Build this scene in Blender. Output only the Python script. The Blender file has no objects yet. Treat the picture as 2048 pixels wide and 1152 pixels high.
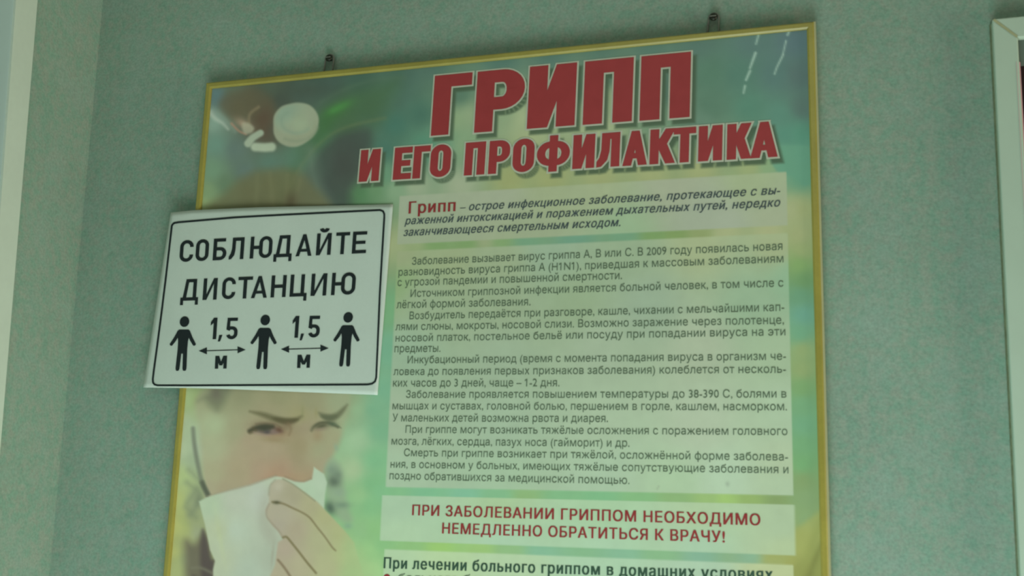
import bpy, bmesh, math, random
import numpy as np
from mathutils import Matrix, Vector
random.seed(4); rng = np.random.default_rng(4)

# ---------------------------------------------------------------- camera
SC = bpy.context.scene
D = 1.15                      # lens to the printed face of the info board
Y0 = -0.011                   # plane of the printed face (wall face is y = 0)
CZ = 1.55
F = 2253.67
R = np.array([[0.95377633, 0.03381581, 0.29860878],
              [0.29919392, -0.20000395, -0.93299594],
              [0.02817293, 0.97921137, -0.20087652]])
u_, _, v_ = np.linalg.svd(R); R = u_ @ v_
CAM = np.array([0.0, Y0 - D, CZ])
cd = bpy.data.cameras.new('camera'); cam = bpy.data.objects.new('camera', cd)
SC.collection.objects.link(cam)
cd.sensor_width = 36; cd.lens = F / 2048 * 36; cd.clip_start = 0.02
M4 = Matrix([list(R[0]) + [CAM[0]], list(R[1]) + [CAM[1]], list(R[2]) + [CAM[2]], [0, 0, 0, 1]])
cam.matrix_world = M4
SC.camera = cam
cd.dof.use_dof = True; cd.dof.focus_distance = 3.0; cd.dof.aperture_fstop = 17.0      # the soft, slightly missed focus of the snapshot

# ---------------------------------------------------------------- light
SC.view_settings.view_transform = 'Standard'
SC.view_settings.look = 'None'
SC.view_settings.exposure = -0.10
SC.view_settings.gamma = 1.0
SC.view_settings.use_curve_mapping = False
W = bpy.data.worlds.new('world'); SC.world = W; W.use_nodes = True
W.node_tree.nodes['Background'].inputs[0].default_value = (0.86, 1.0, 0.90, 1)
W.node_tree.nodes['Background'].inputs[1].default_value = 0.02

def area(name, loc, target, size, power, color, shape='RECTANGLE', sy=None):
    l = bpy.data.lights.new(name, 'AREA'); l.shape = shape; l.size = size; l.size_y = sy or size
    l.energy = power; l.color = color
    o = bpy.data.objects.new(name, l); SC.collection.objects.link(o)
    o.location = loc
    o.rotation_euler = (Vector(target) - Vector(loc)).to_track_quat('-Z', 'Y').to_euler()
    return o


area('side_window_light', (2.2, -0.5, 1.2), (-0.9, -0.3, 1.6), 0.7, 27.0, (1.0, 0.92, 0.73))
area('ceiling_lamp_light', (-0.3, -1.8, 2.7), (-0.3, 0, 1.6), 0.8, 2.6, (0.95, 1.0, 0.90))
area('low_fill_light', (-0.3, -1.05, 0.30), (-0.2, 0, 1.5), 1.3, 13.0, (0.86, 1.0, 0.96))  # unseen fill light added low down to brighten the lower wall
area('wall_fill_light', (-0.1, -0.62, 0.66), (-0.1, 0, 1.35), 0.6, 8.8, (0.78, 1.0, 0.98))  # second added fill, close to the wall, for the brighter lower part

# ---------------------------------------------------------------- helpers
def srgb(c):
    c = np.asarray(c, float) / 255.0
    return np.where(c <= 0.04045, c / 12.92, ((c + 0.055) / 1.055) ** 2.4)

def mat(name, base, rough=0.6, spec=0.4, coat=0.0, noise=None, bump=None, attr=None, metal=0.0):
    """base: linear rgb. noise: (scale, amount) brightness mottling; bump: (scale, strength)."""
    m = bpy.data.materials.new(name); m.use_nodes = True
    nt = m.node_tree; b = nt.nodes['Principled BSDF']
    b.inputs['Roughness'].default_value = rough
    b.inputs['Specular IOR Level'].default_value = spec
    b.inputs['Coat Weight'].default_value = coat
    b.inputs['Coat Roughness'].default_value = 0.12
    b.inputs['Metallic'].default_value = metal
    tc = nt.nodes.new('ShaderNodeTexCoord')
    if attr:
        a = nt.nodes.new('ShaderNodeAttribute'); a.attribute_name = attr
        src = a.outputs['Color']
    else:
        r = nt.nodes.new('ShaderNodeRGB'); r.outputs[0].default_value = (*base, 1)
        src = r.outputs[0]
    for (sc, am) in (noise or []):
        n = nt.nodes.new('ShaderNodeTexNoise'); n.inputs['Scale'].default_value = sc
        n.inputs['Detail'].default_value = 3
        nt.links.new(tc.outputs['Object'], n.inputs['Vector'])
        mr = nt.nodes.new('ShaderNodeMapRange')
        mr.inputs[1].default_value = 0.25; mr.inputs[2].default_value = 0.75
        mr.inputs[3].default_value = 1 - am; mr.inputs[4].default_value = 1 + am
        nt.links.new(n.outputs['Fac'], mr.inputs[0])
        mx = nt.nodes.new('ShaderNodeVectorMath'); mx.operation = 'SCALE'
        nt.links.new(src, mx.inputs[0]); nt.links.new(mr.outputs[0], mx.inputs['Scale'])
        src = mx.outputs[0]
    nt.links.new(src, b.inputs['Base Color'])
    if bump:
        n = nt.nodes.new('ShaderNodeTexNoise'); n.inputs['Scale'].default_value = bump[0]
        n.inputs['Detail'].default_value = 4
        nt.links.new(tc.outputs['Object'], n.inputs['Vector'])
        bp = nt.nodes.new('ShaderNodeBump'); bp.inputs['Strength'].default_value = bump[1]
        bp.inputs['Distance'].default_value = 0.002
        nt.links.new(n.outputs['Fac'], bp.inputs['Height']); nt.links.new(bp.outputs[0], b.inputs['Normal'])
    return m

def mesh_obj(name, verts, faces, m, parent=None, smooth=False, cols=None):
    me = bpy.data.meshes.new(name)
    me.from_pydata([tuple(map(float, v)) for v in verts], [], [tuple(map(int, f)) for f in faces])
    if cols is not None:
        ca = me.color_attributes.new('print_colour', 'FLOAT_COLOR', 'POINT')
        c4 = np.ones((len(verts), 4), np.float32); c4[:, :3] = cols
        ca.data.foreach_set('color', c4.ravel())
    if smooth:
        me.polygons.foreach_set('use_smooth', [True] * len(me.polygons))
    me.materials.append(m)
    o = bpy.data.objects.new(name, me); SC.collection.objects.link(o)
    if parent is not None:
        o.parent = parent
        o.matrix_parent_inverse = Matrix.Translation(-Vector(parent.location))
    return o

def empty(name, loc, label, cat, group=None):
    o = bpy.data.objects.new(name, None); SC.collection.objects.link(o); o.location = loc
    o.empty_display_size = 0.05
    o['label'] = label; o['category'] = cat
    if group: o['group'] = group
    return o

def structure(o, label=None):
    o['kind'] = 'structure'
    if label: o['label'] = label
    return o

def ray(px, py):
    return R @ np.array([(px - 1024) / F, -(py - 576) / F, -1.0])
def at(px, py, y=Y0):                 # point of the plane y = const measured in the photograph
    w = ray(px, py); t = (y - CAM[1]) / w[1]; return CAM + w * t
def at_x(px, py, x):                  # the same on a plane x = const
    w = ray(px, py); t = (x - CAM[0]) / w[0]; return CAM + w * t
def to_px(P):                         # inverse of at()
    c = (np.asarray(P, float) - CAM) @ R
    return np.stack([1024 + F * c[..., 0] / -c[..., 2], 576 - F * c[..., 1] / -c[..., 2]], -1)

def box_data(lo, hi):
    x0, y0, z0 = lo; x1, y1, z1 = hi
    v = [(x0, y0, z0), (x1, y0, z0), (x1, y1, z0), (x0, y1, z0), (x0, y0, z1), (x1, y0, z1), (x1, y1, z1), (x0, y1, z1)]
    f = [(0, 3, 2, 1), (4, 5, 6, 7), (0, 1, 5, 4), (1, 2, 6, 5), (2, 3, 7, 6), (3, 0, 4, 7)]
    return v, f

# ---------------------------------------------------------------- materials
def wall_mat(name, c1, c2, c3):
    m = bpy.data.materials.new(name); m.use_nodes = True
    nt = m.node_tree; b = nt.nodes['Principled BSDF']; L = nt.links.new
    b.inputs['Roughness'].default_value = 0.75; b.inputs['Specular IOR Level'].default_value = 0.25
    tc = nt.nodes.new('ShaderNodeTexCoord')
    def noise(scale, detail, rough=0.5, off=0.0):
        mp = nt.nodes.new('ShaderNodeMapping'); mp.inputs['Location'].default_value = (off, off * 1.7, off * .6)
        L(tc.outputs['Object'], mp.inputs[0])
        n = nt.nodes.new('ShaderNodeTexNoise'); n.inputs['Scale'].default_value = scale
        n.inputs['Detail'].default_value = detail; n.inputs['Roughness'].default_value = rough
        L(mp.outputs[0], n.inputs['Vector']); return n.outputs['Fac']
    def rng_(src, a, b_, c, d):
        mr = nt.nodes.new('ShaderNodeMapRange'); L(src, mr.inputs[0])
        for i, v in enumerate((a, b_, c, d)): mr.inputs[i + 1].default_value = v
        return mr.outputs[0]
    def mix(f, a, c):
        x = nt.nodes.new('ShaderNodeMix'); x.data_type = 'RGBA'; L(f, x.inputs[0])
        for s, v in ((6, a), (7, c)):
            if isinstance(v, tuple): x.inputs[s].default_value = (*v, 1)
            else: L(v, x.inputs[s])
        return x.outputs[2]
    s = mix(rng_(noise(95, 2.5, .6), .38, .64, 0, 1), tuple(c1), tuple(c2))      # green / greyish rose flecks
    s = mix(rng_(noise(22, 3, .6, 3.1), .45, .75, 0, .75), s, tuple(c3))
    g = rng_(noise(330, 2, .6, 7.7), .25, .75, .86, 1.14)                         # grain
    v1 = nt.nodes.new('ShaderNodeVectorMath'); v1.operation = 'SCALE'; L(s, v1.inputs[0]); L(g, v1.inputs['Scale'])
    g2 = rng_(noise(5, 3, .5, 1.3), .3, .7, .95, 1.05)
    v2 = nt.nodes.new('ShaderNodeVectorMath'); v2.operation = 'SCALE'; L(v1.outputs[0], v2.inputs[0]); L(g2, v2.inputs['Scale'])
    L(v2.outputs[0], b.inputs['Base Color'])
    bp = nt.nodes.new('ShaderNodeBump'); bp.inputs['Strength'].default_value = 0.35; bp.inputs['Distance'].default_value = 0.0012
    L(noise(240, 3, .6), bp.inputs['Height']); L(bp.outputs[0], b.inputs['Normal'])
    return m
WALL = wall_mat('green wall', (0.235, 0.375, 0.285), (0.315, 0.375, 0.300), (0.295, 0.400, 0.330))
CEIL = mat('ceiling white', (0.7, 0.72, 0.66), 0.8, noise=[(6, .04)])
FLOOR = mat('floor grey', (0.33, 0.32, 0.28), 0.5, noise=[(9, .08)])
CASING = mat('white casing', (0.63, 0.70, 0.59), 0.45, noise=[(14, .03), (120, .02)])
DOOR = mat('pale blue door paint', (0.41, 0.53, 0.51), 0.4, noise=[(10, .04)])
GOLD = mat('gold frame', (0.36, 0.30, 0.058), 0.34, spec=0.5, noise=[(30, .10), (300, .04)])
SIDE_LIT = mat('frame side painted lit', (0.42, 0.43, 0.25), 0.45, noise=[(60, .05)])
BACKM = mat('board backing', (0.25, 0.2, 0.12), 0.8, noise=[(40, .1)])
PRINT = mat('poster print', (0, 0, 0), 0.35, spec=0.12, attr='print_colour', noise=[(70, .03)])
RED = mat('red ink', (0.40, 0.055, 0.058), 0.35, spec=0.12, noise=[(60, .05)])
REDTXT = mat('dark red ink', (0.34, 0.050, 0.050), 0.35, spec=0.12, noise=[(60, .05)])
WHITE = mat('white outline ink', (0.60, 0.60, 0.48), 0.35, spec=0.12, noise=[(60, .04)])
BODY = mat('grey green ink', (0.135, 0.185, 0.120), 0.4, spec=0.12, noise=[(60, .05)])
INTRO = mat('slate ink', (0.085, 0.110, 0.115), 0.4, spec=0.12, noise=[(60, .05)])
HEADM = mat('dark green ink', (0.055, 0.105, 0.070), 0.4, spec=0.12, noise=[(60, .05)])
PAPER = mat('white paper', (0.615, 0.675, 0.60), 0.55, spec=0.3, noise=[(18, .03), (300, .015)])
INK = mat('black print', (0.012, 0.018, 0.020), 0.5, spec=0.3, noise=[(50, .1)])
METAL = mat('dark screw steel', (0.02, 0.022, 0.012), 0.4, metal=0.3, noise=[(400, .2)])
LOOP = mat('dull hanger metal', (0.20, 0.20, 0.17), 0.45, metal=0.4, noise=[(300, .15)])
PVC = mat('white plastic frame', (0.50, 0.61, 0.49), 0.35, noise=[(20, .03)])
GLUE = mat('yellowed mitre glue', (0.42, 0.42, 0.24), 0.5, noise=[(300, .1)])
MAROON = mat('dark maroon panel', (0.022, 0.004, 0.005), 0.4, noise=[(20, .2)])
GREYP = mat('grey board strip', (0.13, 0.17, 0.14), 0.5, noise=[(50, .08)])
PINK = mat('pink painted reflection', (0.62, 0.34, 0.37), 0.4, noise=[(30, .05)])

# ---------------------------------------------------------------- the room
CEIL_Z = 2.9
XR, YB = 2.6, -3.2
# the left wall is tilted a little to fit two image points of the corner: its foot is at xl(z)
pa, pb = at(206, 0, 0.0), at(103, 1110, 0.0)
def xl(z): return pa[0] + (z - pa[2]) * (pb[0] - pa[0]) / (pb[2] - pa[2])
v = [(xl(0), 0, 0), (XR, 0, 0), (XR, 0, CEIL_Z), (xl(CEIL_Z), 0, CEIL_Z),
     (xl(0), .12, 0), (XR, .12, 0), (XR, .12, CEIL_Z), (xl(CEIL_Z), .12, CEIL_Z)]
f = [(0, 1, 2, 3), (5, 4, 7, 6), (1, 5, 6, 2), (4, 0, 3, 7), (3, 2, 6, 7), (4, 5, 1, 0)]
structure(mesh_obj('wall_back', v, f, WALL), 'speckled green painted wall behind the boards')

def wl(px, py, dx=0.0):
    """point of the left wall under a photo pixel; dx = how far it stands proud of the wall"""
    x = -0.93
    for _ in range(30):
        p = at_x(px, py, x); x = xl(p[2]) + dx
    return at_x(px, py, x)
c1, c2 = wl(70, 0), wl(1, 825)          # far edge of the door casing
d1, d2 = wl(32, 0, .004), wl(0, 430, .004)
def yl(z, a, b): return a[1] + (z - a[2]) * (b[1] - a[1]) / (b[2] - a[2])
NZ = 12
def strip_wall(ya, yb, x_off, thick, z0, z1):
    """vertical slab following the leaning left wall between depths ya(z) (far) and yb(z) (near)"""
    V = []; Fc = []
    for i in range(NZ + 1):
        z = z0 + (z1 - z0) * i / NZ
        for (yy, xo) in ((ya(z), x_off), (yb(z), x_off), (yb(z), x_off - thick), (ya(z), x_off - thick)):
            V.append((xl(z) + xo, yy, z))
        if i:
            a, b = 4 * (i - 1), 4 * i
            for k in range(4):
                k2 = (k + 1) % 4; Fc.append((a + k, a + k2, b + k2, b + k))
    Fc.append((0, 3, 2, 1)); t = 4 * NZ; Fc.append((t, t + 1, t + 2, t + 3))
    return V, Fc
far = lambda z: 0.0
edge = lambda z: yl(z, c1, c2)
inner = lambda z: yl(z, d1, d2)
V1, F1 = strip_wall(far, edge, 0, .14, 0, CEIL_Z)
V2, F2 = strip_wall(edge, lambda z: edge(z) - 0.95, 0, .14, 2.42, CEIL_Z)
V3, F3 = strip_wall(lambda z: edge(z) - 0.95, lambda z: YB, 0, .14, 0, CEIL_Z)
VV = V1 + V2 + V3
FF = F1 + [tuple(i + len(V1) for i in q) for q in F2] + [tuple(i + len(V1) + len(V2) for i in q) for q in F3]
structure(mesh_obj('wall_left', VV, FF, WALL), 'speckled green side wall left of the info board')
dr = empty('door_1', (xl(0), edge(0) - .4, 0), 'pale bluish door with a white casing at the left edge', 'door')
dr['kind'] = 'structure'
del dr['category']
Vc, Fc = strip_wall(lambda z: edge(z) + 0.0, inner, .004, .04, 0, 2.42)
mesh_obj('door_casing', Vc, Fc, CASING, dr)['label'] = 'white door casing strip'
Vc, Fc = strip_wall(lambda z: inner(z), lambda z: edge(z) - .95, .001, .04, 0, 2.42)
mesh_obj('door_leaf', Vc, Fc, DOOR, dr)['label'] = 'pale blue grey door leaf'
v, f = box_data((xl(0) - .14, YB, -.1), (XR, 0.12, 0)); structure(mesh_obj('floor', v, f, FLOOR), 'grey floor')
v, f = box_data((xl(CEIL_Z) - .14, YB, CEIL_Z), (XR, .12, CEIL_Z + .1)); structure(mesh_obj('ceiling', v, f, CEIL), 'white ceiling')

# ---------------------------------------------------------------- info board frame
FY = -0.0145                             # front of the frame
tl, tr, bl, br = at(409, 163, FY), at(1634, 39.5, FY), at(324, 1152, FY), at(1658, 1152, FY)
BX0 = (tl[0] + bl[0]) / 2; BX1 = (tr[0] + br[0]) / 2
BZ1 = (tl[2] + tr[2]) / 2; BZ0 = BZ1 - 1.00
board = empty('info_board', ((BX0 + BX1) / 2, -0.002, BZ0),
              'large flu information board in a thin gold frame hanging on the green wall', 'poster')
PROF = [(0, -.001), (0, .0100), (.0016, .0135), (.0030, .0144), (.0072, .0145), (.0090, .0130), (.0090, .0090)]
NOUT = 3      # the first faces are the paler outer flank
def rail(a, b, inward):
    """mitred frame rail from corner a to b, (x, z) points"""
    a = np.array(a, float); b = np.array(b, float); d = (b - a) / np.linalg.norm(b - a); n = np.array(inward, float)
    V = []
    for s, p in ((1, a), (-1, b)):
        for (u, h) in PROF:
            q = p + n * u + d * s * u; V.append((q[0], -h, q[1]))
    k = len(PROF); F_ = [(i, i + 1, k + i + 1, k + i) for i in range(k - 1)]
    F_ += [tuple(range(k - 1, -1, -1)), tuple(range(k, 2 * k)), (k - 1, 0, k, 2 * k - 1)]
    return V, F_
for (a, b, n) in (((BX0, BZ1), (BX1, BZ1), (0, -1)), ((BX0, BZ0), (BX0, BZ1), (1, 0)),
                  ((BX1, BZ0), (BX1, BZ1), (-1, 0)), ((BX0, BZ0), (BX1, BZ0), (0, 1))):
    V, F_ = rail(a, b, n)
    o = mesh_obj('frame_rail', V, F_, GOLD, board)
    o.data.materials.append(SIDE_LIT)
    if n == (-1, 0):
        for i in (0, 1): o.data.polygons[i].material_index = 1  # lit outer flank of the right rail, put into a paler colour
v, f = box_data((BX0 + .004, -.0102, BZ0 + .004), (BX1 - .004, -.001, BZ1 - .004))
mesh_obj('backing_board', v, f, BACKM, board)

# ---------------------------------------------------------------- lettering engine
def ribbon(pts, w, closed=False, bar=None):
    """strip polygons along a polyline, mitred; bar = thickness of its horizontal runs"""
    p = []
    for q in pts:
        q = np.array(q, float)
        if not p or np.linalg.norm(q - p[-1]) > 1e-5: p.append(q)
    if closed and np.linalg.norm(p[0] - p[-1]) < 1e-5: p.pop()
    n = len(p); L_ = []; R_ = []; sc = np.array([w / 2, (bar or w) / 2])
    for i in range(n):
        if closed: a, b, c = p[i - 1], p[i], p[(i + 1) % n]
        else: a, b, c = p[max(i - 1, 0)], p[i], p[min(i + 1, n - 1)]
        d1_ = b - a; d2_ = c - b
        if not d1_.any(): d1_ = d2_
        if not d2_.any(): d2_ = d1_
        d1_ = d1_ / np.linalg.norm(d1_); d2_ = d2_ / np.linalg.norm(d2_)
        n1 = np.array([-d1_[1], d1_[0]]); n2 = np.array([-d2_[1], d2_[0]])
        m_ = n1 + n2; m_ /= max(np.linalg.norm(m_), 1e-6); k = 1 / max(m_ @ n1, .45)
        L_.append(b + m_ * k * sc); R_.append(b - m_ * k * sc)
    return [[L_[i], L_[(i + 1) % n], R_[(i + 1) % n], R_[i]] for i in range(n if closed else n - 1)]

def arc(cx, cy, rx, ry, a0, a1, n=10):
    return [(cx + rx * math.cos(math.radians(a0 + (a1 - a0) * i / n)), cy + ry * math.sin(math.radians(a0 + (a1 - a0) * i / n))) for i in range(n + 1)]

def grow(poly, o):
    """mitre offset of a convex or concave polygon outward by o"""
    p = [np.array(q, float) for q in poly]; n = len(p)
    ar = sum(p[i][0] * p[(i + 1) % n][1] - p[(i + 1) % n][0] * p[i][1] for i in range(n))
    s = 1 if ar > 0 else -1; out = []
    for i in range(n):
        a, b, c = p[i - 1], p[i], p[(i + 1) % n]
        d1_ = (b - a) / max(np.linalg.norm(b - a), 1e-9); d2_ = (c - b) / max(np.linalg.norm(c - b), 1e-9)
        n1 = np.array([d1_[1], -d1_[0]]) * s; n2 = np.array([d2_[1], -d2_[0]]) * s
        m_ = n1 + n2; m_ /= max(np.linalg.norm(m_), 1e-6); out.append(b + m_ * o / max(m_ @ n1, .5))
    return out

# glyph pieces in a cell of width A and height 1: ('p', polygon) or ('s', polyline, closed)
def glyph(ch, A, w, bar=None):
    t = bar or w; h = w / 2; g = t / 2; P_ = lambda *q: ('p', list(q))
    def rect(x0, y0, x1, y1): return P_((x0, y0), (x1, y0), (x1, y1), (x0, y1))
    def S(pts, c=False): return ('s', pts, c)
    def ov(x0, x1, y0=0.0, y1=1.0, n=7, rr=None):
        r_ = rr or min((x1 - x0) / 2 - h, .24); X0, X1, Ya, Yb = x0 + h, x1 - h, y0 + g, y1 - g
        return (arc(X1 - r_, Yb - r_, r_, r_, 0, 90, n) + arc(X0 + r_, Yb - r_, r_, r_, 90, 180, n)
                + arc(X0 + r_, Ya + r_, r_, r_, 180, 270, n) + arc(X1 - r_, Ya + r_, r_, r_, 270, 360, n))
    st0, st1 = rect(0, 0, w, 1), rect(A - w, 0, A, 1)
    if ch == 'Г': return [st0, rect(0, 1 - t, A, 1)]
    if ch == 'П': return [st0, st1, rect(0, 1 - t, A, 1)]
    if ch == 'Н': return [st0, st1, rect(0, .5 - g, A, .5 + g)]
    if ch == 'Ц':
        return [rect(0, 0, w, 1), rect(A * .84 - w, 0, A * .84, 1), rect(0, 0, A, t), rect(A - w * .85, -.2, A, t)]
    if ch == 'Е': return [st0, rect(0, 1 - t, A, 1), rect(0, .5 - g * .95, A * .92, .5 + g * .95), rect(0, 0, A, t)]
    if ch == 'Т': return [rect(A / 2 - h, 0, A / 2 + h, 1), rect(0, 1 - t, A, 1)]
    if ch == 'И' or ch == 'Й':
        q = [st0, st1, P_((0, 0), (w, 0), (w * .98, .0), (A, 1), (A - w, 1), (A - w * .98, 1))]
        q[2] = P_((w * .35, 0), (w * 1.08, 0), (A - w * .35, 1), (A - w * 1.08, 1))
        if ch == 'Й': q.append(S(arc(A / 2, 1.22, A * .21, .11, 180, 360, 8)))
        return q
    if ch == 'А':
        m_ = A / 2
        return [P_((0, 0), (w * 1.0, 0), (m_ + h * .9, 1), (m_ - h * .9, 1)), P_((A - w, 0), (A, 0), (m_ + h * .9, 1), (m_ - h * .9, 1)),
                rect(A * .22, .20, A * .78, .20 + t * .85)]
    if ch == 'Л':
        return [st1, rect(A * .22, 1 - t, A, 1), P_((A * .20, 1), (A * .20 + w, 1), (A * .20 + w * .93, .45), (A * .20 + w * .7, .2), (A * .1 + w * .3, .02), (0, 0), (0, t * .9), (A * .12, .28), (A * .19, .5))]
    if ch == 'Д':
        return [P_((A * .12, t * .8), (A * .12 + w, t * .8), (A * .28 + w * .9, 1), (A * .28, 1)), rect(A * .28, 1 - t, A * .88, 1),
                rect(A * .88 - w, 0, A * .88, 1), rect(0, 0, A, t), rect(0, -.2, w * .85, t), rect(A - w * .85, -.2, A, t)]
    if ch == 'К':
        return [st0, P_((w * .8, .40), (w * .8, .62), (A - w * 1.12, 1), (A, 1), (w * 1.75, .5)), P_((w * 1.15, .60), (w * 1.0, .40), (A - w * 1.08, 0), (A, 0), (w * 1.9, .56))]
    if ch == 'О': return [S(ov(0, A), True)]
    if ch == 'С':
        r_ = min(A / 2 - h, .24)
        return [S([(A - h, min(.70, .98 - g - r_))] + arc(A - h - r_, 1 - g - r_, r_, r_, 0, 90, 7) + arc(h + r_, 1 - g - r_, r_, r_, 90, 180, 7)
                  + arc(h + r_, g + r_, r_, r_, 180, 270, 7) + arc(A - h - r_, g + r_, r_, r_, 270, 360, 7) + [(A - h, max(.30, .02 + g + r_))])]
    if ch == 'Р':
        b0 = .35; r_ = min((1 - b0) / 2 - g, A / 2 - h) * .98
        return [st0, S([(h, 1 - g), (A - h - r_, 1 - g)] + arc(A - h - r_, 1 - g - r_, r_, r_, 90, 0, 7)
                       + arc(A - h - r_, b0 + g + r_, r_, r_, 0, -90, 7) + [(A - h - r_, b0 + g), (h, b0 + g)])]
    if ch == 'Б':
        b1 = .60; r_ = min(b1 / 2 - g, A / 2 - h) * .95
        return [st0, rect(0, 1 - t, A * .92, 1), S([(h, b1 - g), (A - h - r_, b1 - g)] + arc(A - h - r_, b1 - g - r_, r_, r_, 90, 0, 7)
                + arc(A - h - r_, g + r_, r_, r_, 0, -90, 7) + [(A - h - r_, g), (h, g)])]
    if ch == 'Ю': return [rect(0, 0, w, 1), rect(0, .5 - g, A * .5, .5 + g), S(ov(A * .40, A), True)]
    if ch == 'Ф': return [rect(A / 2 - h, -.04, A / 2 + h, 1.04), S(ov(0, A, .14, .86, rr=min(A / 2 - h, .36 - g) * .98), True)]
    if ch == '1': return [rect(A - w, 0, A, 1), P_((0, .80), (0, .80 - t * 1.1), (A - w * .5, 1 - t * 1.1), (A - w * .5, 1), (A - w, 1))]
    if ch == '5':
        r_ = min(.60 / 2 - g, A / 2 - h)
        return [rect(w * .15, 1 - t, A * .95, 1), P_((w * .15, 1), (w * 1.0, 1), (w * .95, .46), (0, .46)),
                S([(h, .42)] + [(h * 1.6, .60 - g)] + arc(A - h - r_, .60 - g - r_, r_, r_, 90, 0, 7) + arc(A - h - r_, g + r_, r_, r_, 0, -90, 7)
                  + arc(h + r_, g + r_, r_, r_, 270, 195, 6))]
    if ch == ',': return [P_((.0, -.16), (A * .55, -.16), (A, .16), (A * .25, .16))]
    if ch == 'М': return [st0, st1, P_((0, 1), (w * 1.15, 1), (A / 2 + w * .42, .25), (A / 2 - w * .42, .25)), P_((A, 1), (A - w * 1.15, 1), (A / 2 - w * .42, .25), (A / 2 + w * .42, .25))]
    raise KeyError(ch)

def pieces(ch, A, w, bar=None, o=0.0):
    out = []
    for q in glyph(ch, A, w, bar):
        if q[0] == 'p': out.append(grow(q[1], o) if o else [np.array(a, float) for a in q[1]])
        else:
            pts = q[1]
            if o and not q[2]:
                a, b = np.array(pts[0], float), np.array(pts[1], float); e = (a - b) / np.linalg.norm(a - b)
                c, d = np.array(pts[-1], float), np.array(pts[-2], float); e2 = (c - d) / np.linalg.norm(c - d)
                pts = [tuple(a + e * o)] + list(pts[1:-1]) + [tuple(c + e2 * o)]
            out += ribbon(pts, w + 2 * o, q[2], (bar or w) + 2 * o)
    return out

class Flat:
    """collects polygons lying on a surface given by a mapping (x, y) -> 3-D point"""
    def __init__(s): s.v = []; s.f = []
    def add(s, poly, fn):
        q = [fn(p) for p in poly]; k = len(s.v)
        # keep every face turned towards the room (-y)
        ar = sum(q[i][0] * q[(i + 1) % len(q)][2] - q[(i + 1) % len(q)][0] * q[i][2] for i in range(len(q)))
        if ar < 0: q = q[::-1]
        s.v += q; s.f.append(tuple(range(k, k + len(q))))
    def build(s, name, m, parent):
        # each face gets its own corners and a hair of ink thickness, so overlapping strokes never share a plane
        V = []; F_ = []
        for n_, q in enumerate(s.f):
            dy = (n_ % 89) * 2e-6; k = len(V)
            V += [(s.v[i][0], s.v[i][1] - dy, s.v[i][2]) for i in q]; F_.append(tuple(range(k, k + len(q))))
        return mesh_obj(name, V, F_, m, parent)

# ---------------------------------------------------------------- the title
T1 = [('Г', 866, 942, .34), ('Р', 952, 1049, .34), ('И', 1057, 1152, .34), ('П', 1168, 1266, .34), ('П', 1281, 1381, .34)]
T2 = [('И', 720, 760), ('Е', 788, 824), ('Г', 827, 860), ('О', 861, 902), ('П', 930, 971), ('Р', 978, 1020), ('О', 1026, 1069),
      ('Ф', 1074, 1140), ('И', 1146, 1190), ('Л', 1194, 1240), ('А', 1246, 1295), ('К', 1300, 1351), ('Т', 1347, 1392),
      ('И', 1397, 1445), ('К', 1454, 1503), ('А', 1501, 1556)]
title_cells = []           # (char, x0, x1, z0, z1, stem ratio, bar ratio)
def bl1(x): return 271.5 + (x - 866) * (234.5 - 271.5) / (1381 - 866)
def tp1(x): return 152.5 + (x - 866) * (104 - 152.5) / (1381 - 866)
def bl2(x): return 364 + (x - 720) * (314 - 364) / (1555 - 720)
def tp2(x): return 301 + (x - 720) * (243 - 301) / (1545 - 720)
for ch, a, b, w in T1:
    z0 = (at(a, bl1(a))[2] + at(b, bl1(b))[2]) / 2; z1 = (at(a, tp1(a))[2] + at(b, tp1(b))[2]) / 2
    ym = (bl1(a) + tp1(a)) / 2
    title_cells.append((ch, at(a, ym)[0], at(b, (bl1(b) + tp1(b)) / 2)[0], z0, z1, .295, .205))
for ch, a, b in T2:
    z0 = (at(a, bl2(a))[2] + at(b, bl2(b))[2]) / 2; z1 = (at(a, tp2(a))[2] + at(b, tp2(b))[2]) / 2
    title_cells.append((ch, at(a, (bl2(a) + tp2(a)) / 2)[0], at(b, (bl2(b) + tp2(b)) / 2)[0], z0, z1, .25, .185))
SHADOW = []
T_F = {b: (Flat(), Flat()) for b in (True, False)}
for ch, x0, x1, z0, z1, w, bar in title_cells:
    H = z1 - z0; A = (x1 - x0) / H
    big = H > .05
    fr, fw = T_F[big]
    sl = .025 if big else .03
    fn0 = lambda p, dy=0.0: (x0 + (p[0] + sl * (p[1] - .5)) * H, Y0 - dy, z0 + p[1] * H)
    for q in pieces(ch, A, w, bar): fr.add(q, lambda p: fn0(p, .0006))
    oo = .0019 / H
    for q in pieces(ch, A, w, bar, oo): fw.add(q, lambda p: fn0(p, .00025))
    for q in pieces(ch, A, w, bar, oo * .8): SHADOW.append(np.array([fn0(p) for p in q])[:, [0, 2]] + np.array([.0044, -.0056]))
for big, w_ in ((True, 'largest red title letters reading ГРИПП'), (False, 'smaller red title line reading И ЕГО ПРОФИЛАКТИКА')):
    T_F[big][1].build('title_outline', WHITE, board)
    T_F[big][0].build('title_lettering', RED, board)['label'] = w_

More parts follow.
